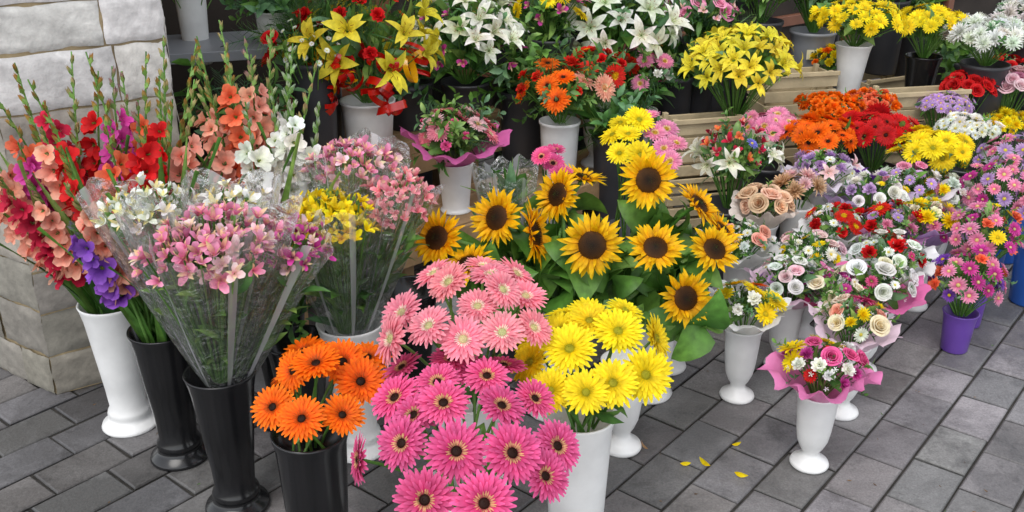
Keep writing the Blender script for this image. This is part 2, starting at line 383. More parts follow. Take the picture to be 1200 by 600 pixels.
# ================================================================ foreground gerberas
def gerb_bunch(name,pts,p,size,rim,kind='gerb',vary=.3,center=None,leaf=0,zj=0,sv=(.84,1.1)):
    mb=MB(); c=np.array(center if center else [np.mean([q[0] for q in pts]),np.mean([q[1] for q in pts]),0])
    for q in pts:
        pos=np.array(q[:3])+np.array([0,0,random.uniform(-zj,zj)])
        d=np.array([(pos[0]-c[0])*3.4,(pos[1]-c[1])*2.2-.42,.8])+rng.normal(0,vary*.5,3)
        if len(q)>3: d=np.array(q[3])
        d=d/np.linalg.norm(d)
        put(mb,kind,P[p],pos,d,size*random.uniform(*sv),.1)
        r=np.array(rim)+np.array([random.uniform(-.04,.04),random.uniform(-.04,.04),-.05])
        e=pos-d*size*.1; tube(mb,r,e,.0034,stemc(),(e-r)[0:3]*np.array([-.1,-.1,.12]),7,1,6)
    if leaf: leaves(mb,(c[0],c[1],rim[2]+.02),.08,.1,leaf,.09,('leaf',))
    return mb.build(name)
gerb_bunch('orange_gerbera_bouquet',[(-.476,1.98,.5),(-.427,1.70,.5),(-.5,1.76,.49),(-.47,1.84,.53),(-.37,1.88,.53),(-.325,1.83,.51),(-.35,1.73,.49),(-.33,1.97,.49),(-.415,1.82,.56),(-.43,1.94,.51),(-.5,1.9,.49,(-.6,.1,.7))],'org',.055,(-.44,1.81,.4),leaf=8)
lathe('black_flower_vase',CYL,M_BLACK,-.44,1.81,0,.4,1.0)
gerb_bunch('hot_pink_gerbera_bouquet',[(-.233,1.82,.55),(-.127,1.82,.57),(-.018,1.81,.56),(-.235,1.70,.55),(-.15,1.71,.58),(-.05,1.70,.6),(.045,1.68,.56),(-.205,1.54,.55),(-.1,1.485,.57),(.0,1.48,.57),(.085,1.56,.53,(.5,-.5,.7)),(-.15,1.385,.54),(-.048,1.375,.54),(-.285,1.53,.52,(-.9,-.3,.2)),(-.13,1.6,.6),(-.02,1.59,.6),(-.19,1.62,.56),(.06,1.48,.52,(.5,-.5,.6)),(-.08,1.78,.56)],'hot',.055,(-.09,1.62,.4),leaf=12,vary=.22)
lathe('white_flower_vase',CYL,M_WHITE,-.09,1.62,0,.4,.95)
gerb_bunch('light_pink_gerbera_bouquet',[(-.073,1.87,.67),(-.171,1.80,.66),(-.235,1.88,.65),(-.14,1.97,.68),(-.047,1.99,.69),(.03,1.96,.65),(.045,1.83,.64,(.5,-.4,.7)),(-.25,1.80,.63,(-.8,-.4,.4)),(-.02,1.79,.65),(-.18,2.06,.66),(-.068,2.1,.66),(-.1,1.78,.64),(.01,2.08,.65),(-.02,1.89,.7)],'light',.055,(-.1,1.96,.4),leaf=6)
lathe('white_flower_vase',CYL,M_WHITE,-.1,1.96,0,.4,.95)
gerb_bunch('yellow_gerbera_bouquet',[(.12,2.07,.55),(.176,2.01,.58),(.266,2.07,.56),(.105,1.95,.57),(.05,1.96,.54),(.122,1.83,.59),(.23,1.89,.6),(.04,1.86,.54),(.325,1.97,.54,(.8,-.3,.4)),(.206,1.74,.56),(.28,1.79,.55),(.15,1.72,.55),(.08,1.76,.53),(.17,1.92,.61)],'yel',.056,(.15,1.87,.4),leaf=8)
lathe('white_flower_vase',CYL,M_WHITE,.15,1.88,0,.4,.98)
# ================================================================ sunflowers
mb=MB()
SUN=[(.21,2.37,.6,(-.05,-.8,.5)),(.38,2.4,.58,(.05,-.7,.6)),(.55,2.46,.55,(.3,-.6,.6)),(.447,2.28,.49,(.15,-.8,.35)),(-.04,2.44,.65,(-.6,-.6,.45)),(-.2,2.42,.6,(-.5,-.5,.5)),(-.118,2.36,.55,(-.2,-.3,.8)),(.06,2.45,.6,(.9,-.3,.2)),(.13,2.62,.65,(-.7,-.5,.3)),(.38,2.6,.7,(.3,-.8,.4)),(.52,2.57,.64,(.5,-.3,.7)),(.2,2.68,.68,(.2,.1,.95)),(.6,2.6,.55,(.6,-.2,.5))]
V1=(.12,2.52);V2=(.42,2.62)
for q in SUN:
    pos=np.array(q[:3]); d=np.array(q[3])+rng.normal(0,.12,3); d=d/np.linalg.norm(d)
    put(mb,'sun',P['sun'],pos,d,.083*random.uniform(.86,1.1),.08)
    v=V1 if pos[0]<.25 else V2; r=np.array([v[0]+random.uniform(-.04,.04),v[1]+random.uniform(-.03,.03),.34]); e=pos-d*.012
    tube(mb,r,e,.006,stemc(),np.array([(e-r)[0]*-.1,.05,.08]),8,1,7)
    for _ in range(9):
        t=random.uniform(.3,.85); b=r+(e-r)*t+np.array([0,.03,0]); a=random.random()*6.28
        dd=np.array([math.cos(a),math.sin(a)*.8,random.uniform(.0,.5)])
        put(mb,'heart',random.choice(LS),b,dd,random.uniform(.08,.15))
for v in (V1,V2,(.28,2.5),(.03,2.48)):
    leaves(mb,(v[0],v[1],.42),.15,.13,26,.14,('heart',),.6,pals=LS)
for (x,y,z) in [(.5,2.38,.42),(.53,2.4,.38),(.46,2.36,.4),(.3,2.34,.45),(.24,2.36,.44),(.0,2.4,.48),(-.08,2.42,.46),(.36,2.32,.43),(.5,2.3,.4)]:
    for _ in range(2): put(mb,'heart',random.choice(LS),(x,y,z),(random.uniform(-.6,.6),-.6,random.uniform(-.5,.3)),random.uniform(.09,.15))
mb.build('sunflower_bouquet')
lathe('white_flower_vase',CYL,M_WHITE,V1[0],V1[1],0,.38); lathe('white_flower_vase',CYL,M_WHITE,V2[0],V2[1],0,.38)
lathe('white_flower_vase',URN,M_WHITE,.307,2.33,0,.28,1.1)
lathe('white_flower_vase',URN,M_WHITE,.5,2.78,0,.3,1.2)
gerb_bunch('yellow_gerbera_bouquet',[(.33,2.9,.78),(.34,2.78,.78),(.36,2.64,.76),(.3,2.84,.76),(.38,2.86,.8),(.31,2.72,.74)],'yel',.045,(.36,2.95,.4))
gerb_bunch('pink_gerbera_bouquet',[(.43,2.86,.76),(.45,2.8,.73),(.46,2.74,.71),(.42,2.95,.79),(.47,2.9,.76),(.49,2.82,.74)],'pink',.04,(.45,3.0,.4))
gerb_bunch('hot_pink_gerbera_bouquet',[(.1,2.8,.72),(.12,2.75,.7),(.13,2.85,.71),(.085,2.72,.73),(.14,2.68,.69)],'hot',.038,(.12,3.0,.4))
lathe('dark_flower_bucket',BUCK,M_DARKB,.4,2.98,0,.4); lathe('dark_flower_bucket',BUCK,M_DARKB,.1,3.0,0,.4)
mb=MB(); wrap(mb,(-.02,2.78),(.0,2.82),.03,.09,.25,.68,(1,1,1),3,.3,60,8,0,9,10)
for _ in range(14):
    tube(mb,(random.uniform(-.02,.02),2.82,.25),(-.02+random.uniform(-.05,.05),2.78+random.uniform(-.04,.04),random.uniform(.55,.68)),.0028,stemc())
leaves(mb,(-.02,2.78,.55),.07,.1,24,.12,('blade','leaf','rus')); mb.build('wrapped_greenery'); lathe('dark_flower_bucket',BUCK,M_DARKB,0,2.82,0,.3,.8)
# ================================================================ gladioli
def gladspike(mb,base,tip,p,L0=.42,size=.043,openf=.72,green=False):
    base=np.array(base);tip=np.array(tip); bend=np.array([random.uniform(-.03,.03),random.uniform(-.02,.02),0])
    tube(mb,base,tip,.005,stemc(),bend,8,1,5,.002)
    ax=(tip-base); Ln=np.linalg.norm(ax); ax/=Ln; n=16; side0=random.uniform(3.6,5.6)
    for i in range(n):
        t=L0+(1-L0)*i/n; mid=(base+tip)/2+bend; pos=(1-t)**2*base+2*t*(1-t)*mid+t*t*tip
        a=side0+(.75 if i%2 else -.75)+random.uniform(-.2,.2); o=np.array([math.cos(a),math.sin(a),0])
        k=i/n
        if k<openf and not green:
            s=size*(1-.45*k)*random.uniform(.85,1.15)
            put(mb,'glad',P[p],pos+o*.012,o*.95+ax*.5+rng.normal(0,.15,3),s,.15)
        else:
            put(mb,'bud',np.array([hx('#6f9a48'),P[p][1]*.5+hx('#7fa050')*.5,P[p][1],P[p][0],hx('#7fa852')]),pos,o*.45+ax,.046*(1.15-k*.6),.1)
def blades(mb,base,n,L,spread=.35,lean=(0,0)):
    for _ in range(n):
        a=random.random()*6.28
        put(mb,'blade',random.choice(LG[:3]),(base[0]+.03*math.cos(a),base[1]+.03*math.sin(a),base[2]),(math.cos(a)*spread+lean[0],math.sin(a)*spread+lean[1],1),L*random.uniform(.7,1.15))
def gladvase(name,x,y,tips,mat,prof=TALL,nb=18,lean=(0,0),green=()):
    mb=MB()
    for i,(tx,ty,tz,p) in enumerate(tips):
        b=(x+random.uniform(-.04,.04),y+random.uniform(-.04,.04),.34); gladspike(mb,b,(tx,ty,tz),p,green=(i in green),L0=random.uniform(.34,.46),openf=random.uniform(.6,.85))
    blades(mb,(x,y,.34),nb,.52,.28,lean); mb.build(name)
    lathe('black_flower_vase' if mat is M_BLACK else 'white_flower_vase',prof,mat,x,y,0,.4)
gladvase('gladiolus_bouquet',-1.115,2.45,[(-1.36,2.36,.95,'peach'),(-1.29,2.22,.93,'peach'),(-1.22,2.45,1.02,'crimson'),(-1.12,2.27,.95,'peach'),(-1.2,2.18,.86,'crimson'),(-1.06,2.5,1.03,'red'),(-1.38,2.28,.86,'peach'),(-1.14,2.2,.84,'peach'),(-1.3,2.42,1.0,'salmon'),(-1.2,2.3,.9,'magenta'),(-1.25,2.46,1.06,'red'),(-1.12,2.5,1.08,'peach')],M_WHITE,lean=(-.2,-.1),green=(10,11),nb=26)
gladvase('gladiolus_bouquet',-.92,2.29,[(-1.12,2.3,1.0,'red'),(-.99,2.42,1.06,'magenta'),(-.96,2.25,.98,'salmon'),(-.87,2.4,1.04,'red'),(-1.04,2.18,.93,'red'),(-1.0,2.5,1.03,'magenta'),(-.93,2.5,1.08,'salmon'),(-1.0,2.08,.78,'purple'),(-.86,2.24,.96,'red'),(-.9,2.32,1.0,'magenta'),(-.82,2.33,1.0,'red'),(-1.02,2.12,.86,'peach'),(-.8,2.45,1.02,'peach'),(-.88,2.5,1.12,'peach'),(-.8,2.5,1.1,'red'),(-1.04,2.4,1.1,'red')],M_BLACK,lean=(-.08,0),green=(13,14,15),nb=28)
gladvase('gladiolus_bouquet',-.66,2.47,[(-.84,2.6,1.05,'peach'),(-.76,2.6,1.06,'red'),(-.7,2.62,1.02,'peach'),(-.62,2.5,.99,'white'),(-.56,2.48,.96,'white'),(-.8,2.48,1.0,'peach'),(-.67,2.42,.97,'white'),(-.5,2.5,.95,'white'),(-.73,2.7,1.08,'magenta'),(-.74,2.52,1.04,'salmon'),(-.6,2.6,1.03,'white'),(-.68,2.56,1.06,'peach'),(-.86,2.7,1.08,'red'),(-.66,2.72,1.1,'peach'),(-.8,2.72,1.12,'peach'),(-.6,2.7,1.06,'white'),(-.52,2.62,1.03,'peach')],M_BLACK,green=(1,8,12,13,14,15,16),nb=30)
# ================================================================ cellophane alstroemeria
def cellob(c,R,H,p,rim,n,size,pl2=None,k=1.32,top=.9):
    mb=MB()
    items=[('alst',p,size,n)]
    if pl2: items.append(('alst',pl2,size,n//4))
    dome(mb,c,R,H,items,rim,1.45,stem_r=.0022,jit=.24)
    for _ in range(n//2):
        a=random.random()*6.28; q=random.uniform(.2,1)*R
        put(mb,'bud',P[p],(c[0]+q*math.cos(a),c[1]+q*math.sin(a),c[2]+H*random.uniform(.4,.95)),(math.cos(a)*.4,math.sin(a)*.4,1),.022)
    for _ in range(40):
        a=random.random()*6.28; t=random.uniform(.3,1); q=random.uniform(.2,.8)*R*t
        b=np.array(rim)+(np.array(c)-np.array(rim))*t+np.array([q*math.cos(a),q*math.sin(a),-.03])
        put(mb,'leaf',random.choice(LG[:3]),b,(math.cos(a)*.6,math.sin(a)*.6,.8),random.uniform(.06,.1))
    wrap(mb,(c[0],c[1]),rim,.035,R*k,rim[2]-.02,c[2]+H*top,(1,1,1),3,.24,90,16,0,7,15,.16)
    return mb
a=cellob((-.66,1.99,.715),.13,.1,'pink',(-.70,2.06,.38),80,.027,'palepink',top=1.1); a.build('pink_alstroemeria_bouquet')
a=cellob((-.83,2.12,.765),.09,.07,'white',(-.72,2.09,.38),40,.027,k=1.5); a.build('white_alstroemeria_bouquet')
a=cellob((-.50,2.06,.69),.07,.08,'magenta',(-.67,2.09,.38),30,.024,'palepink'); a.build('magenta_alstroemeria_bouquet')
a=cellob((-.65,2.17,.77),.07,.05,'white',(-.70,2.1,.38),18,.026,k=1.7,top=1.5); a.build('white_alstroemeria_bouquet')
lathe('black_flower_vase',TALL,M_BLACK,-.706,2.07,0,.4)
a=cellob((-.45,2.24,.68),.10,.09,'yel',(-.44,2.31,.38),64,.025,'lilyY'); a.build('yellow_alstroemeria_bouquet')
a=cellob((-.42,2.46,.77),.10,.06,'pink',(-.42,2.35,.38),44,.025,'palepink'); a.build('pink_alstroemeria_bouquet')
a=cellob((-.29,2.34,.69),.075,.1,'light',(-.41,2.33,.38),50,.024); a.build('salmon_alstroemeria_bouquet')
lathe('white_flower_vase',TALL,M_WHITE,-.43,2.33,0,.4,1.05)
lathe('black_flower_vase',TALL,M_BLACK,-.30,2.62,0,.36); lathe('black_flower_vase',TALL,M_BLACK,-.57,2.3,0,.36)
mb=MB(); leaves(mb,(-.57,2.3,.42),.08,.08,24,.12,('leaf','rus')); mb.build('cut_foliage_bunch')
# ================================================================ generic bouquets
def bouq(name,x,y,zc,R,items,vase=('urn',M_WHITE,'white_flower_vase'),zb=0,H=None,nl=26,ls=.07,kinds=('leaf','rus'),wcol=None,gyp=0,wr=1.25,vs=1,vh=None,maxa=1.45,ruf=.3,wdrop=.01,dz=.0):
    H=H or R*.6; mb=MB(); c=(x,y,zc); vh=vh or max(.12,(zc-H*.4)-zb-.045); rim=(x,y,zb+vh-.01)
    dome(mb,c,R,H,items,rim,maxa); leaves(mb,c,R,H,nl,ls,kinds)
    leaves(mb,(x,y,zc-H*.35),R*.7,H*.7,nl//2,ls,('leaf',),.1,.1)
    if gyp:
        for _ in range(gyp):
            a=random.random()*6.28; cp=random.uniform(0,1); sp=math.sqrt(1-cp*cp); d=np.array([sp*math.cos(a),sp*math.sin(a),cp]); 
            put(mb,'star',P['gyp'],np.array(c)+d*np.array([R,R,H])*random.uniform(1.0,1.12),d,.007)
    if wcol: wrap(mb,c,rim,.03,R*wr,rim[2]-.01,zc+H*.1,hx(wcol),2,ruf,88,6,wdrop,random.choice([9,11,13]))
    mb.build(name)
    if vase:
        pr={'urn':URN,'tall':TALL,'cyl':CYL,'buck':BUCK,'cup':CUP}[vase[0]]
        lathe(vase[2],pr,vase[1],x,y,zb,vh,vs)
W='white_flower_vase'
S=lambda *a,**k: bouq('mixed_flower_bouquet',*a,**k)
S(.815,2.25,.3,.1,[('daisy','yel',.042,2),('gerb','yel',.046,1),('rose','hot',.024,4),('pom','magenta',.022,5),('carn','white',.022,7),('daisy','red',.022,3),('daisy','yel',.02,3)],wcol='#ee88c0',wr=1.25,gyp=24,kinds=('leaf','rus','fern'))
S(.98,2.51,.3,.09,[('gerb','hot',.045,1),('rose','cream',.028,4),('daisy','white',.022,6),('rose','peach',.022,3),('pom','yel',.022,3)],wcol='#f4d8e8',gyp=20)
S(.69,2.6,.31,.095,[('gerb','yel',.048,3),('gerb','org',.044,1),('carn','white',.022,6),('daisy','yel',.036,2)],wcol='#f6f6f6',nl=36,kinds=('leaf','rus','fern'))
S(.87,2.79,.3,.1,[('rose','white',.024,7),('rose','palepink',.022,4),('daisy','lilac',.02,4),('daisy','white',.018,6)],wcol='#e9c8dc',gyp=40,nl=50)
S(.995,2.72,.29,.085,[('rose','magenta',.022,4),('daisy','magenta',.02,4),('rose','cream',.024,3)],wcol='#9a2358',nl=44,kinds=('rus','fern'))
S(1.12,2.76,.3,.11,[('rose','white',.027,9),('rose','cream',.026,4),('daisy','hot',.02,4),('daisy','white',.018,6)],wcol='#ea74b0',wr=1.35,gyp=30,nl=50)
S(1.0,3.01,.3,.1,[('rose','palepink',.024,6),('daisy','yel',.022,5),('daisy','white',.022,8)],wcol='#f2f2ee',gyp=40,nl=54)
S(.785,3.1,.3,.1,[('carn','white',.024,7),('rose','peach',.026,4),('daisy','white',.022,8),('daisy','yel',.02,3)],wcol='#f4f4f4',gyp=40,nl=34)
bouq('peach_rose_bouquet',.91,3.33,.35,.09,[('rose','rosep',.032,15)],wcol='#f2e6dc',nl=14)
bouq('red_gerbera_bouquet',1.15,3.24,.31,.1,[('gerb','redbr',.036,4),('carn','red',.028,6),('daisy','white',.02,7)],wcol='#f4f4f4',gyp=40,nl=40,kinds=('leaf','fern'))
bouq('dried_protea_bouquet',1.05,3.40,.39,.075,[('pom','beige',.05,6),('pom','palepink',.034,3)],nl=8)
bouq('lilac_flower_bouquet',1.17,3.52,.42,.105,[('carn','lilac',.028,6),('pom','lilac',.03,5),('lily','palepink',.045,4),('daisy','white',.02,6)],wcol='#efe6f4',gyp=20)
S(1.33,3.42,.35,.13,[('carn','lilac',.026,4),('rose','white',.026,8),('pom','white',.028,6),('daisy','yel',.022,4),('lily','purple',.04,2)],wcol='#dcc4ec',gyp=40,nl=40)
S(1.25,2.98,.3,.11,[('carn','red',.03,5),('rose','white',.022,7),('daisy','hot',.022,4),('daisy','white',.018,6)],wcol='#f4f4f4',gyp=20,nl=56,kinds=('rus','fern'))
S(1.32,3.2,.32,.11,[('gerb','redbr',.04,3),('carn','red',.03,4),('daisy','lilac',.024,5),('pom','pink',.026,4)],wcol='#d8a0d0',nl=40)
bouq('yellow_chrysanthemum_bouquet',1.46,3.22,.33,.1,[('pom','yel',.032,11),('carn','cream',.026,5),('pom','pink',.024,4)],wcol='#c8a8e0',nl=26)
bouq('yellow_chrysanthemum_bouquet',1.63,3.5,.33,.11,[('pom','yel',.032,8),('carn','white',.028,8),('daisy','pink',.024,4)],wcol='#f0d8e8',nl=30)
S(1.5,3.5,.37,.11,[('carn','white',.026,6),('daisy','lilac',.026,8),('rose','pink',.026,5)],wcol='#f0e8f0',nl=34,gyp=20)
CUPP=('cup',M_PURP,'purple_flower_pot')
bouq('pink_daisy_bouquet',1.48,2.9,.25,.115,[('daisy','pink',.028,14),('daisy','magenta',.028,8),('daisy','purple',.03,9),('carn','salmon',.024,5)],vase=CUPP,nl=34,H=.1,maxa=1.9,vh=.14)
bouq('pink_daisy_bouquet',1.6,3.08,.33,.12,[('daisy','pink',.03,17),('daisy','magenta',.028,8),('carn','salmon',.024,5),('daisy','yel',.026,6)],vase=CUPP,nl=34,H=.1,maxa=1.9,vh=.2)
bouq('pink_daisy_bouquet',1.8,3.42,.37,.13,[('daisy','pink',.03,26),('daisy','lilac',.03,14),('daisy','magenta',.028,4)],vase=('cup',M_BLUE,'blue_flower_bucket'),nl=34,H=.12,maxa=1.9,vh=.22,vs=1.3)
bouq('lilac_daisy_bouquet',1.98,3.66,.4,.14,[('daisy','lilac',.03,24),('daisy','pink',.03,18)],vase=('cup',M_BLUE,'blue_flower_bucket'),nl=30,H=.12,maxa=1.9,vh=.24,vs=1.6)
bouq('pink_daisy_bouquet',1.9,3.26,.38,.1,[('daisy','pink',.03,14),('daisy','lilac',.028,12)],vase=('cup',M_BLUE,'blue_flower_bucket'),nl=20,H=.1,maxa=1.8,vh=.24,vs=1.5)
DB=('buck',M_DARKB,'dark_flower_bucket')
bouq('pink_gerbera_bouquet',1.04,3.86,.48,.13,[('gerb','pink',.045,20)],vase=DB,H=.06,vh=.34,nl=14)
bouq('orange_gerbera_bouquet',1.22,3.74,.48,.14,[('gerb','org',.05,22)],vase=DB,H=.07,vh=.34,nl=12)
bouq('red_gerbera_bouquet',1.46,3.8,.48,.15,[('gerb','red',.048,26)],vase=DB,H=.07,vh=.34,nl=12)
bouq('yellow_gerbera_bouquet',1.62,3.62,.45,.14,[('gerb','yel',.05,20)],vase=DB,H=.08,vh=.3,nl=18)
bouq('lily_bouquet',.83,3.53,.45,.14,[('lily','lilyW',.065,8),('alst','crimson',.028,12),('alst','salmon',.026,10),('daisy','blue',.022,5)],vase=('buck',M_DARKB,'dark_flower_bucket'),nl=60,ls=.09,vh=.28,H=.13,kinds=('leaf','rus','fern'))
bouq('yellow_lily_bouquet',.96,4.14,.67,.21,[('lily','lilyY',.07,44),('bud','lilyY',.05,16)],vase=DB,H=.14,vh=.45,nl=70,ls=.12,kinds=('leaf',),maxa=1.7)
bouq('orange_carnation_bouquet',1.36,4.12,.5,.13,[('carn','org',.026,45)],vase=DB,zb=.2,H=.04,vh=.24,nl=10)
bouq('orange_carnation_bouquet',1.56,4.2,.5,.12,[('carn','salmon',.026,26),('carn','org',.026,16)],vase=DB,zb=.2,H=.04,vh=.24,nl=10)
bouq('yellow_chrysanthemum_bouquet',1.63,4.7,.76,.2,[('daisy','yel',.042,40)],vase=('tall',M_WHITE,W),zb=.36,vh=.3,H=.09,nl=46,ls=.11,kinds=('leaf',),maxa=1.6)
bouq('yellow_chrysanthemum_bouquet',1.98,4.72,.74,.17,[('daisy','yel',.04,36)],vase=('tall',M_BLACK,'black_flower_vase'),zb=.2,vh=.4,H=.08,nl=34,ls=.1,kinds=('leaf',))
bouq('white_chrysanthemum_bouquet',2.2,4.55,.71,.2,[('pom','white',.045,44)],vase=DB,zb=.2,vh=.4,H=.08,nl=30,ls=.09)
bouq('red_rose_bouquet',2.12,4.5,.48,.11,[('rose','red',.034,20)],vase=DB,vh=.3,nl=20)
bouq('pink_rose_bouquet',2.34,4.55,.48,.12,[('rose','palepink',.036,18),('rose','pink',.032,6)],vase=DB,vh=.3,nl=20)
bouq('white_chrysanthemum_bouquet',1.93,4.02,.43,.12,[('daisy','white',.024,54)],vase=DB,vh=.28,nl=20,H=.06)
bouq('lilac_chrysanthemum_bouquet',1.93,4.28,.46,.12,[('daisy','lilac',.022,54)],vase=DB,vh=.28,nl=20,H=.06)
bouq('yellow_chrysanthemum_bouquet',2.28,4.48,.32,.13,[('pom','yel',.03,40)],vase=('cyl',M_WHITE,W),vh=.24,nl=20,H=.07,vs=.8)
bouq('red_rose_bouquet',2.5,4.9,.46,.13,[('rose','red',.03,20),('pom','cream',.03,6)],vase=DB,vh=.3,nl=20)
bouq('cream_lily_bouquet',2.05,5.45,.92,.25,[('lily','palepink',.07,24),('pom','cream',.04,16)],vase=DB,zb=.35,vh=.4,H=.15,nl=60,ls=.12)
bouq('red_gerbera_bouquet',2.75,5.4,.88,.22,[('carn','red',.04,34)],vase=DB,zb=.35,vh=.4,H=.12,nl=40,ls=.1)
bouq('white_chrysanthemum_bouquet',2.65,5.0,.72,.2,[('pom','white',.045,36)],vase=DB,zb=.2,vh=.4,H=.1,nl=40,ls=.1)
bouq('pink_rose_bouquet',3.0,5.2,.6,.2,[('rose','pink',.04,30)],vase=DB,zb=.1,vh=.4,H=.1,nl=40,ls=.1)
bouq('lilac_statice_bouquet',1.58,5.2,.84,.18,[('daisy','lilac',.022,60),('daisy','purple',.02,20)],vase=('buck',M_GREY,'grey_flower_bucket'),zb=.3,vh=.33,H=.16,nl=50,ls=.14,vs=1.1)
bouq('blue_iris_bouquet',1.28,5.1,.86,.16,[('lily','purple',.05,14),('carn','red',.035,8),('carn','org',.035,6)],vase=DB,zb=.3,vh=.4,H=.14,nl=50,ls=.12)
bouq('yellow_rose_bouquet',1.66,5.0,.5,.12,[('carn','yel',.03,18),('carn','org',.026,8)],vase=DB,zb=.1,vh=.3,nl=24)
bouq('pink_rose_bouquet',.92,4.85,.75,.16,[('rose','pink',.04,10),('alst','palepink',.03,16)],vase=DB,zb=.3,vh=.35,H=.12,nl=50,ls=.14,kinds=('leaf','rus','fern'))
bouq('white_lily_bouquet',-.2,4.2,.76,.22,[('lily','lilyW',.08,26),('alst','magenta',.032,16)],vase=('buck',M_DARKB,'dark_flower_bucket'),zb=.35,H=.19,vh=.25,nl=80,ls=.15,maxa=1.9,kinds=('leaf','rus'))
bouq('white_lily_bouquet',.5,4.56,.76,.26,[('lily','lilyW',.085,34)],vase=DB,zb=.35,H=.18,vh=.28,nl=100,ls=.17,maxa=1.9,kinds=('leaf','rus'))
bouq('mixed_flower_bouquet',.17,4.4,.82,.17,[('gerb','yel',.045,9),('lily','pink',.06,8),('alst','magenta',.035,14)],vase=DB,zb=.45,vh=.3,H=.2,nl=60,ls=.13)
bouq('orange_gerbera_basket',.2,4.0,.58,.18,[('gerb','org',.06,7),('gerb','peach',.055,3),('carn','redbr',.035,8)],vase=('buck',M_WHITE,W),zb=.22,vh=.26,vs=.8,H=.13,nl=80,ls=.14,kinds=('fern','rus'))
bouq('red_gerbera_bouquet',.37,4.2,.62,.14,[('gerb','redbr',.06,7),('carn','red',.03,6)],vase=('urn',M_WHITE,W),zb=.22,vh=.3,H=.1,nl=60,ls=.14,kinds=('fern','leaf'),vs=1.2)
bouq('pink_gerbera_bouquet',.58,4.4,.54,.15,[('gerb','pink',.05,8),('gerb','hot',.044,4),('carn','white',.03,6)],vase=('buck',M_WHITE,W),zb=.22,vh=.2,vs=.8,H=.14,nl=60,ls=.13,kinds=('fern','rus'))
bouq('pink_gerbera_basket',-.22,3.63,.51,.15,[('gerb','light',.055,8),('gerb','palepink',.05,4),('carn','hot',.022,5)],vase=('cyl',M_WHITE,W),zb=.22,vh=.2,vs=.85,H=.1,nl=80,ls=.14,kinds=('fern','rus'),wcol='#e070b4',wr=1.2)
bouq('yellow_lily_gift_basket',-.57,3.8,.83,.23,[('lily','lilyY',.095,22),('carn','red',.035,8),('gerb','org',.05,4)],vase=('buck',M_WHITE,W),zb=.4,vh=.22,vs=1.0,H=.24,nl=70,ls=.14,kinds=('fern','leaf'),maxa=1.9)
mb=MB()
for i in range(46):
    a=random.uniform(2.9,6.5); cp=random.uniform(-.7,.6); R=.21
    c=np.array([-.57+R*math.cos(a)*.95,3.8+R*math.sin(a)*.95,.74+.16*cp]); fr=frame(rng.normal(0,1,3)); rr=random.uniform(.03,.065); w=random.uniform(.018,.032)
    col=hx('#c01408') if i%4 else hx('#f0b010'); V=[]
    n=14; tw=random.uniform(-1.5,1.5)
    for j in range(n+1):
        t=6.283*j/n*.9
        p=c+fr[0]*rr*math.cos(t)+fr[1]*rr*math.sin(t)*.7; ww=fr[2]*math.cos(tw*j/n)+fr[0]*math.sin(tw*j/n)
        V+= [p-ww*w*.5,p+ww*w*.5]
    mb.add(V,[(2*j,2*j+1,2*j+3,2*j+2) for j in range(n)],col,5)
mb.build('red_ribbon_bow')
def plant(name,x,y,z,n,L,kinds,R=.1,pot=None,items=None):
    mb=MB()
    leaves(mb,(x,y,z),R,R,n,L,kinds,.0,.1)
    if items: dome(mb,(x,y,z),R*1.5,R*1.5,items,(x,y,z-.2))
    mb.build(name)
    if pot: lathe(pot[2],pot[0],pot[1],x,y,pot[3],z-pot[3],pot[4])
plant('potted_fern',-.78,3.85,.86,80,.34,('fern',),.1,(BUCK,M_DARKB,'dark_flower_bucket',.4,1))
plant('potted_green_plant',-.93,3.9,.95,60,.17,('leaf','rus'),.12,(BUCK,M_WHITE,'white_flower_bucket',.82,.7))
plant('red_rose_bunch',-.75,3.68,.8,40,.15,('leaf','rus','fern'),.1,(BUCK,M_DARKB,'dark_flower_bucket',.4,.8),[('rose','red',.042,8),('daisy','white',.012,40)])
plant('potted_flowering_plant',-1.28,4.0,1.07,40,.18,('leaf','fern'),.12,(CYL,M_WHITE,W,.72,.8),[('daisy','hot',.03,10)])
plant('potted_fern',-1.0,3.5,.55,60,.26,('fern','rus'),.1,(BUCK,M_DARKB,'dark_flower_bucket',0,1))
for (x,y,z) in [(-.35,4.55,.7),(.0,4.7,.75),(.3,4.95,.75),(.7,5.05,.8),(1.0,4.9,.6),(.78,4.75,.5),(1.25,5.5,.8),(2.3,5.6,.7),(2.3,5.1,.5),(1.75,5.6,.8),(.05,4.25,.55),(-.45,4.2,.6),(.45,4.05,.4)]:
    plant('cut_foliage_bunch',x,y,z,60,.2,('leaf','rus','fern'),.17,(BUCK,M_DARKB,'dark_flower_bucket',0,1))

# ================================================================ boxes : stand, crates, shelf
def boxes(name,L,mat,x=0,y=0,z=0,ang=0,bev=.003):
    mb=MB(); c,s=math.cos(ang),math.sin(ang)
    for (x0,y0,z0,x1,y1,z1) in L:
        v=np.array([(a,b,d) for d in (z0,z1) for b in (y0,y1) for a in (x0,x1)])
        v=np.c_[v[:,0]*c-v[:,1]*s+x,v[:,0]*s+v[:,1]*c+y,v[:,2]+z]
        mb.add(v,[(0,2,3,1),(4,5,7,6),(0,1,5,4),(2,6,7,3),(0,4,6,2),(1,3,7,5)],(1,1,1),0)
    ob=mb.build(name,[mat],False)
    b=ob.modifiers.new('bevel','BEVEL'); b.width=bev; b.segments=2
    return ob
A=math.atan2(.69,.72)
L=[]
def tier(L,x0,x1,y0,y1,zt):
    n=3; w=(y1-y0)/n
    for i in range(n): L.append((x0,y0+i*w+.004,zt-.022,x1,y0+(i+1)*w-.004,zt))
    for xx in np.linspace(x0+.03,x1-.07,5):
        for yy in (y0+.01,y1-.05): L.append((xx,yy,0,xx+.045,yy+.04,zt-.025))
    L.append((x0,y0-.02,zt-.09,x1,y0-.002,zt-.003))
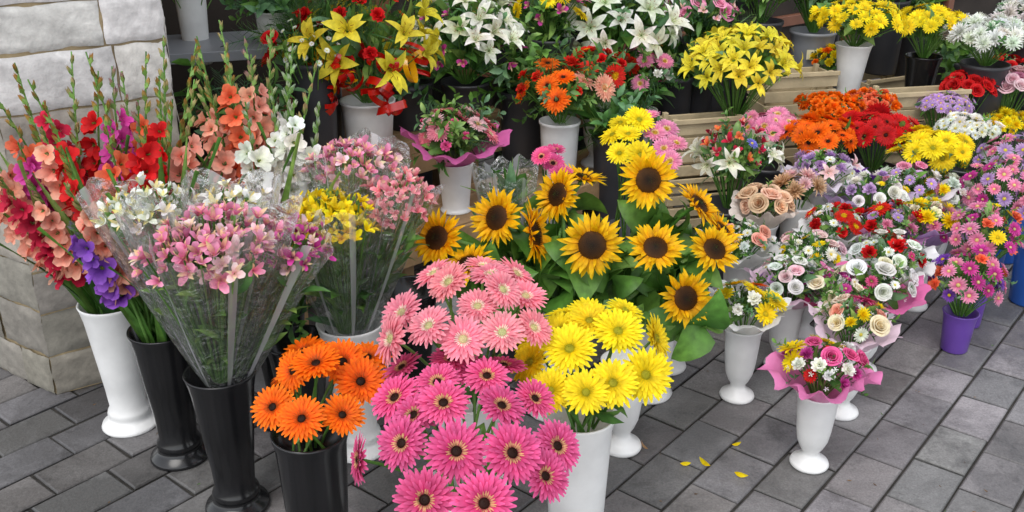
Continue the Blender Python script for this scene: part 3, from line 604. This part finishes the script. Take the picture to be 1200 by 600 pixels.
tier(L,-.85,1.1,-.13,.2,.22); boxes('wooden_display_bench',L,M_WOOD,-.22,3.63,0,A)
L=[];tier(L,-.75,1.6,.24,.58,.36); boxes('wooden_display_bench',L,M_WOOD,-.3,3.7,0,A)
L=[];tier(L,-.4,.9,0,.36,.4); boxes('wooden_display_bench',L,M_WOOD,-.85,3.55,0,A)
def crate(x,y,z,ang,w=.4,d=.28,h=.2):
    L=[]
    for yy in (0,d-.012):
        for k in range(4): L.append((0,yy,.01+k*h/4,w,yy+.012,.01+k*h/4+h/4-.014))
    for xx in (0,w-.012):
        for k in range(4): L.append((xx+.0001,.013,.01+k*h/4,xx+.0119,d-.013,.01+k*h/4+h/4-.014))
    for xx in (.014,w-.036):
        for yy in (.014,d-.036): L.append((xx,yy,0,xx+.022,yy+.022,h+.015))
    L.append((-.001,-.014,h,w+.001,-.0015,h+.02)); L.append((.014,.014,.001,w-.014,d-.014,.009))
    boxes('slatted_crate',L,M_CRATE,x,y,z,ang,.002)
crate(.66,3.93,.0,.25,.34,.16,.22); crate(.66,3.93,.24,.25,.34,.16,.24)
crate(1.25,4.15,0,A*.6,.5,.25,.18); crate(1.52,4.62,.0,A*.6,.42,.3,.33); crate(1.9,4.6,0,A*.6,.5,.3,.18)
crate(1.68,4.3,0,.2,.4,.18,.24); crate(1.68,4.3,.26,.2,.4,.18,.24); crate(1.18,4.5,0,.2,.36,.2,.26); crate(1.18,4.5,.28,.2,.36,.2,.26)
crate(1.45,5.1,0,A*.6,.42,.3,.28); crate(1.95,5.3,0,A*.6,.42,.3,.32); crate(2.6,5.3,0,A*.6,.42,.3,.32)
boxes('grey_shelf',[(-.35,-.2,.78,.45,.2,.82),(-.33,-.18,0,-.29,-.14,.779),(.39,-.18,0,.43,-.14,.779),(-.33,.14,0,-.29,.18,.779),(.39,.14,0,.43,.18,.779)],M_GREY,-1.15,3.95,0,.3)
card=boxes('price_card',[(-.03,0,0,.03,.002,.05)],M_CARD,1.555,5.085,.5,.0,.0005)
num=boxes('numeral',[(-.003,-.002,.012,.003,-.0005,.04),(-.01,-.002,.008,.01,-.0005,.0115),(-.009,-.002,.033,-.0035,-.0005,.037)],M_INK,1.555,5.085,.5,0,.0002); num.parent=card; num.matrix_parent_inverse=Matrix.Translation(-card.location)
# ================================================================ shop front
L=[(0,0,0,9,.25,3.2)]
ob=boxes('shop_front',L,M_SHADE,-1.9,4.05,0,math.atan2(.6,.8),.01)  # solid slab, the interior's darkness is only in its colour
L=[(i*1.3+.2,-.06,0,i*1.3+.28,-.003,2.6) for i in range(7)]+[(0,-.05,.35,9,-.0035,.42),(0,-.05,2.61,9,-.0035,2.8)]
fr=boxes('shop_window_frame',L,surf('dark_red_frame',(.2,.08,.045),.4),-1.9,4.05,0,math.atan2(.6,.8),.004)
fr.parent=ob; fr.matrix_parent_inverse=Matrix.Translation(-ob.location)
# ================================================================ stone wall
def nz(p,q): return .5*math.sin(p*13.1+q*7.7+1.3)+.3*math.sin(p*31.7-q*23.3)+.2*math.sin(p*71+q*57+.5)
def stone_face(mb,p0,p1,zmax,thick=.02,seed=1):
    r=random.Random(seed); p0=np.array(p0);p1=np.array(p1); L=np.linalg.norm(p1-p0); d=(p1-p0)/L; n=np.array([d[1],-d[0]])
    z=0
    while z<zmax:
        h=r.uniform(.12,.175); u=0
        while u<L-.01:
            w=r.uniform(.26,.48)
            if L-(u+w)<.14: w=L-u
            g=.003; nx,ny=18,10; V=[]; ph=r.uniform(0,50); out=r.uniform(.0,.006)
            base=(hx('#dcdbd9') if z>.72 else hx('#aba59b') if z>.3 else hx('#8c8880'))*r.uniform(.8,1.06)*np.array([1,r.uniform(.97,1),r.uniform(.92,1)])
            C=[]
            for j in range(ny+1):
                for i in range(nx+1):
                    a,b=i/nx,j/ny; e=min(a*w,(1-a)*w,b*h,(1-b)*h)
                    fall=-.006*max(0,1-e/.008)**2
                    o=out+fall+.0022*nz(u+a*w+ph,z+b*h)+.002*nz(u*3+a*w*4+ph,z*2+b*h*5)+r.uniform(-.001,.001)
                    q=p0+d*(u+g+a*(w-2*g)+(.002*math.sin(b*9+ph)))+n*o
                    V.append((q[0],q[1],z+g+b*(h-2*g)+.002*math.sin(a*11+ph)))
                    C.append(base*(1+.12*nz(u*2+a+ph,b*2)))
            F=[(j*(nx+1)+i,j*(nx+1)+i+1,(j+1)*(nx+1)+i+1,(j+1)*(nx+1)+i) for j in range(ny) for i in range(nx)]
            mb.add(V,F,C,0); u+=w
        z+=h
def stone_mat():
    m,nt,o=newmat('weathered_limestone'); a=nt.nodes.new('ShaderNodeAttribute'); a.attribute_name='Col'
    tc=nt.nodes.new('ShaderNodeTexCoord'); n1=nt.nodes.new('ShaderNodeTexNoise'); n1.inputs['Scale'].default_value=9; n1.inputs['Detail'].default_value=9; n1.inputs['Roughness'].default_value=.72
    nt.links.new(tc.outputs['Object'],n1.inputs['Vector'])
    mr=nt.nodes.new('ShaderNodeMapRange'); mr.inputs[1].default_value=.35; mr.inputs[2].default_value=.65; mr.inputs[3].default_value=.66; mr.inputs[4].default_value=1.08
    nt.links.new(n1.outputs['Fac'],mr.inputs[0]); vm=nt.nodes.new('ShaderNodeVectorMath'); vm.operation='SCALE'
    nt.links.new(a.outputs['Color'],vm.inputs[0]); nt.links.new(mr.outputs[0],vm.inputs['Scale'])
    p=principled(nt,Roughness=.9); nt.links.new(vm.outputs[0],p.inputs['Base Color'])
    n2=nt.nodes.new('ShaderNodeTexNoise'); n2.inputs['Scale'].default_value=38; n2.inputs['Detail'].default_value=9; nt.links.new(tc.outputs['Object'],n2.inputs['Vector'])
    b=nt.nodes.new('ShaderNodeBump'); b.inputs['Strength'].default_value=.5; b.inputs['Distance'].default_value=.008
    nt.links.new(n2.outputs['Fac'],b.inputs['Height']); nt.links.new(b.outputs[0],p.inputs['Normal']); nt.links.new(p.outputs[0],o.inputs[0]); return m
mb=MB(); K=(-1.40,2.60); E=(-1.0,2.87); Lf=(-3.4,3.9)
stone_face(mb,K,E,2.6,seed=3); stone_face(mb,Lf,K,2.6,seed=3); stone_face(mb,E,(-1.45,3.6),2.6,seed=3)
def core(pts,z1):
    V=[(x,y,0) for x,y in pts]+[(x,y,z1) for x,y in pts]; n=len(pts)
    mb.add(V,[(i,(i+1)%n,n+(i+1)%n,n+i) for i in range(n)],hx('#b09c78')*.8,0)
core([(-3.4,3.911),(-1.398,2.608),(-1.010,2.87),(-1.458,3.598),(-3.4,4.6)],2.6)
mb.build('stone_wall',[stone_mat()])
# ================================================================ paving
def pave_mat():
    m,nt,o=newmat('concrete_paver'); a=nt.nodes.new('ShaderNodeAttribute'); a.attribute_name='Col'
    tc=nt.nodes.new('ShaderNodeTexCoord'); 
    def N(s,d,r=.6,dist=0):
        n=nt.nodes.new('ShaderNodeTexNoise'); n.inputs['Scale'].default_value=s; n.inputs['Detail'].default_value=d; n.inputs['Roughness'].default_value=r; n.inputs['Distortion'].default_value=dist
        nt.links.new(tc.outputs['Object'],n.inputs['Vector']); return n
    def MR(n,a0,a1,b0,b1):
        r=nt.nodes.new('ShaderNodeMapRange'); 
        for i,v in zip((1,2,3,4),(a0,a1,b0,b1)): r.inputs[i].default_value=v
        nt.links.new(n.outputs['Fac'],r.inputs[0]); return r
    def MUL(a,b):
        mu=nt.nodes.new('ShaderNodeMath'); mu.operation='MULTIPLY'; nt.links.new(a.outputs[0],mu.inputs[0]); nt.links.new(b.outputs[0],mu.inputs[1]); return mu
    damp=N(1.9,8,.7,.5)
    r1=MR(damp,.43,.57,.6,1.05); r2=MR(N(170,4,.8),.3,.7,.68,1.28); r3=MR(N(12,9,.78),.34,.47,.62,1.0)
    mu=MUL(MUL(r1,r2),r3)
    vm=nt.nodes.new('ShaderNodeVectorMath'); vm.operation='SCALE'; nt.links.new(a.outputs['Color'],vm.inputs[0]); nt.links.new(mu.outputs[0],vm.inputs['Scale'])
    p=principled(nt); nt.links.new(vm.outputs[0],p.inputs['Base Color'])
    rr=MR(damp,.4,.56,.38,.8); nt.links.new(rr.outputs[0],p.inputs['Roughness'])
    b=nt.nodes.new('ShaderNodeBump'); b.inputs['Strength'].default_value=.4; b.inputs['Distance'].default_value=.004
    nt.links.new(N(110,6).outputs['Fac'],b.inputs['Height']); nt.links.new(b.outputs[0],p.inputs['Normal']); nt.links.new(p.outputs[0],o.inputs[0]); return m
mb=MB(); ang=math.atan2(1.04,.85); ca,sa=math.cos(ang),math.sin(ang); pw,pd=.215,.14
V=[];F=[];C=[];k=0
for j in range(-52,53):
    off=random.uniform(-.03,.04)+(pw/2 if j%2 else 0)
    for i in range(-35,36):
        u0=i*pw+off; v0=j*pd; cx=1.2+u0*ca-v0*sa; cy=4.6+u0*sa+v0*ca
        if (cx-1.2)**2+(cy-4.6)**2>49: continue
        g=.003; e=.005; z=random.uniform(-.0025,.0012); tz=[z+random.uniform(-.002,.002) for _ in range(4)]
        jx=[random.uniform(-.0014,.0014) for _ in range(8)]
        cs=[(u0+g+jx[0],v0+g+jx[1]),(u0+pw-g+jx[2],v0+g+jx[3]),(u0+pw-g+jx[4],v0+pd-g+jx[5]),(u0+g+jx[6],v0+pd-g+jx[7])]; ins=[(1,1),(-1,1),(-1,-1),(1,-1)]
        base=hx('#878586')*random.uniform(.66,1.16)*np.array([random.uniform(.97,1.04),1,random.uniform(.95,1.03)])
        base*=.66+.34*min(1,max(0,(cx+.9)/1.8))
        for q,(a,b) in enumerate(cs):
            a2,b2=a+ins[q][0]*e,b+ins[q][1]*e
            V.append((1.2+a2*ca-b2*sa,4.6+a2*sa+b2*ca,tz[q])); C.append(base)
        for q,(a,b) in enumerate(cs):
            V.append((1.2+a*ca-b*sa,4.6+a*sa+b*ca,tz[q]-.004)); C.append(base*.6)
        for q,(a,b) in enumerate(cs):
            V.append((1.2+a*ca-b*sa,4.6+a*sa+b*ca,-.02)); C.append(base*.3)
        F.append((k,k+1,k+2,k+3))
        for q in range(4):
            n=(q+1)%4; F.append((k+4+q,k+4+n,k+n,k+q)); F.append((k+8+q,k+8+n,k+4+n,k+4+q))
        k+=12
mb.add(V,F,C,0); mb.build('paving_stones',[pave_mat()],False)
mb=MB(); mb.add([(-60,-60,-.008),(60,-60,-.008),(60,60,-.008),(-60,60,-.008)],[(0,1,2,3)],(1,1,1),0)
mb.build('ground',[surf('joint_sand',(.045,.042,.037),.95,.2,30,.4)],False)
mb=MB()
for (x,y,s,c) in [(.46,2.24,.032,'yel'),(.54,2.23,.045,'yel'),(.6,2.2,.04,'yel'),(.38,2.31,.035,'beige'),(.62,2.33,.03,'yel')]:
    p=PR['leaf'][1]; R=frame((math.cos(x*40),math.sin(x*40),.12),1.57); mb.add((p['v']*s)@R+np.array([x,y,.008]),p['f'],p['w']@P[c],0)
for _ in range(110):
    x=random.uniform(-1.3,1.8); y=random.uniform(2.0,3.3); s=random.uniform(.004,.014); p=PR['leaf'][0]; a=random.random()*6
    R=frame((math.cos(a),math.sin(a),.15),1.57); mb.add((p['v']*s)@R+np.array([x,y,.004]),p['f'],p['w']@random.choice([P['beige']*.4,P['beige']*.2,LG[0]]),0)
mb.build('fallen_petals')
# ================================================================ light, world, camera
w=bpy.data.worlds.new('World'); sc.world=w; w.use_nodes=True; nt=w.node_tree
bg=nt.nodes['Background']; sky=nt.nodes.new('ShaderNodeTexSky'); sky.sky_type='NISHITA'; sky.sun_disc=False
el,az=math.radians(60),math.radians(205)
sky.sun_elevation=el; sky.sun_rotation=az
hs=nt.nodes.new('ShaderNodeHueSaturation'); hs.inputs['Saturation'].default_value=.2; hs.inputs['Value'].default_value=2.0
nt.links.new(sky.outputs[0],hs.inputs['Color']); nt.links.new(hs.outputs[0],bg.inputs[0]); bg.inputs[1].default_value=.15
sd=bpy.data.lights.new('sun','SUN'); sd.energy=1.3; sd.angle=math.radians(35); sd.color=(1,.965,.91)
so=bpy.data.objects.new('sun',sd); sc.collection.objects.link(so)
dirv=Vector((math.sin(az)*math.cos(el),math.cos(az)*math.cos(el),math.sin(el)))
so.rotation_euler=dirv.to_track_quat('Z','Y').to_euler(); so.location=(0,0,5)
cd=bpy.data.cameras.new('camera'); cam=bpy.data.objects.new('camera',cd); sc.collection.objects.link(cam)
cam.location=(0,0,1.6); cam.rotation_euler=(math.radians(66.5),0,0); cd.sensor_width=36; cd.lens=34.58; cd.clip_end=300
sc.camera=cam
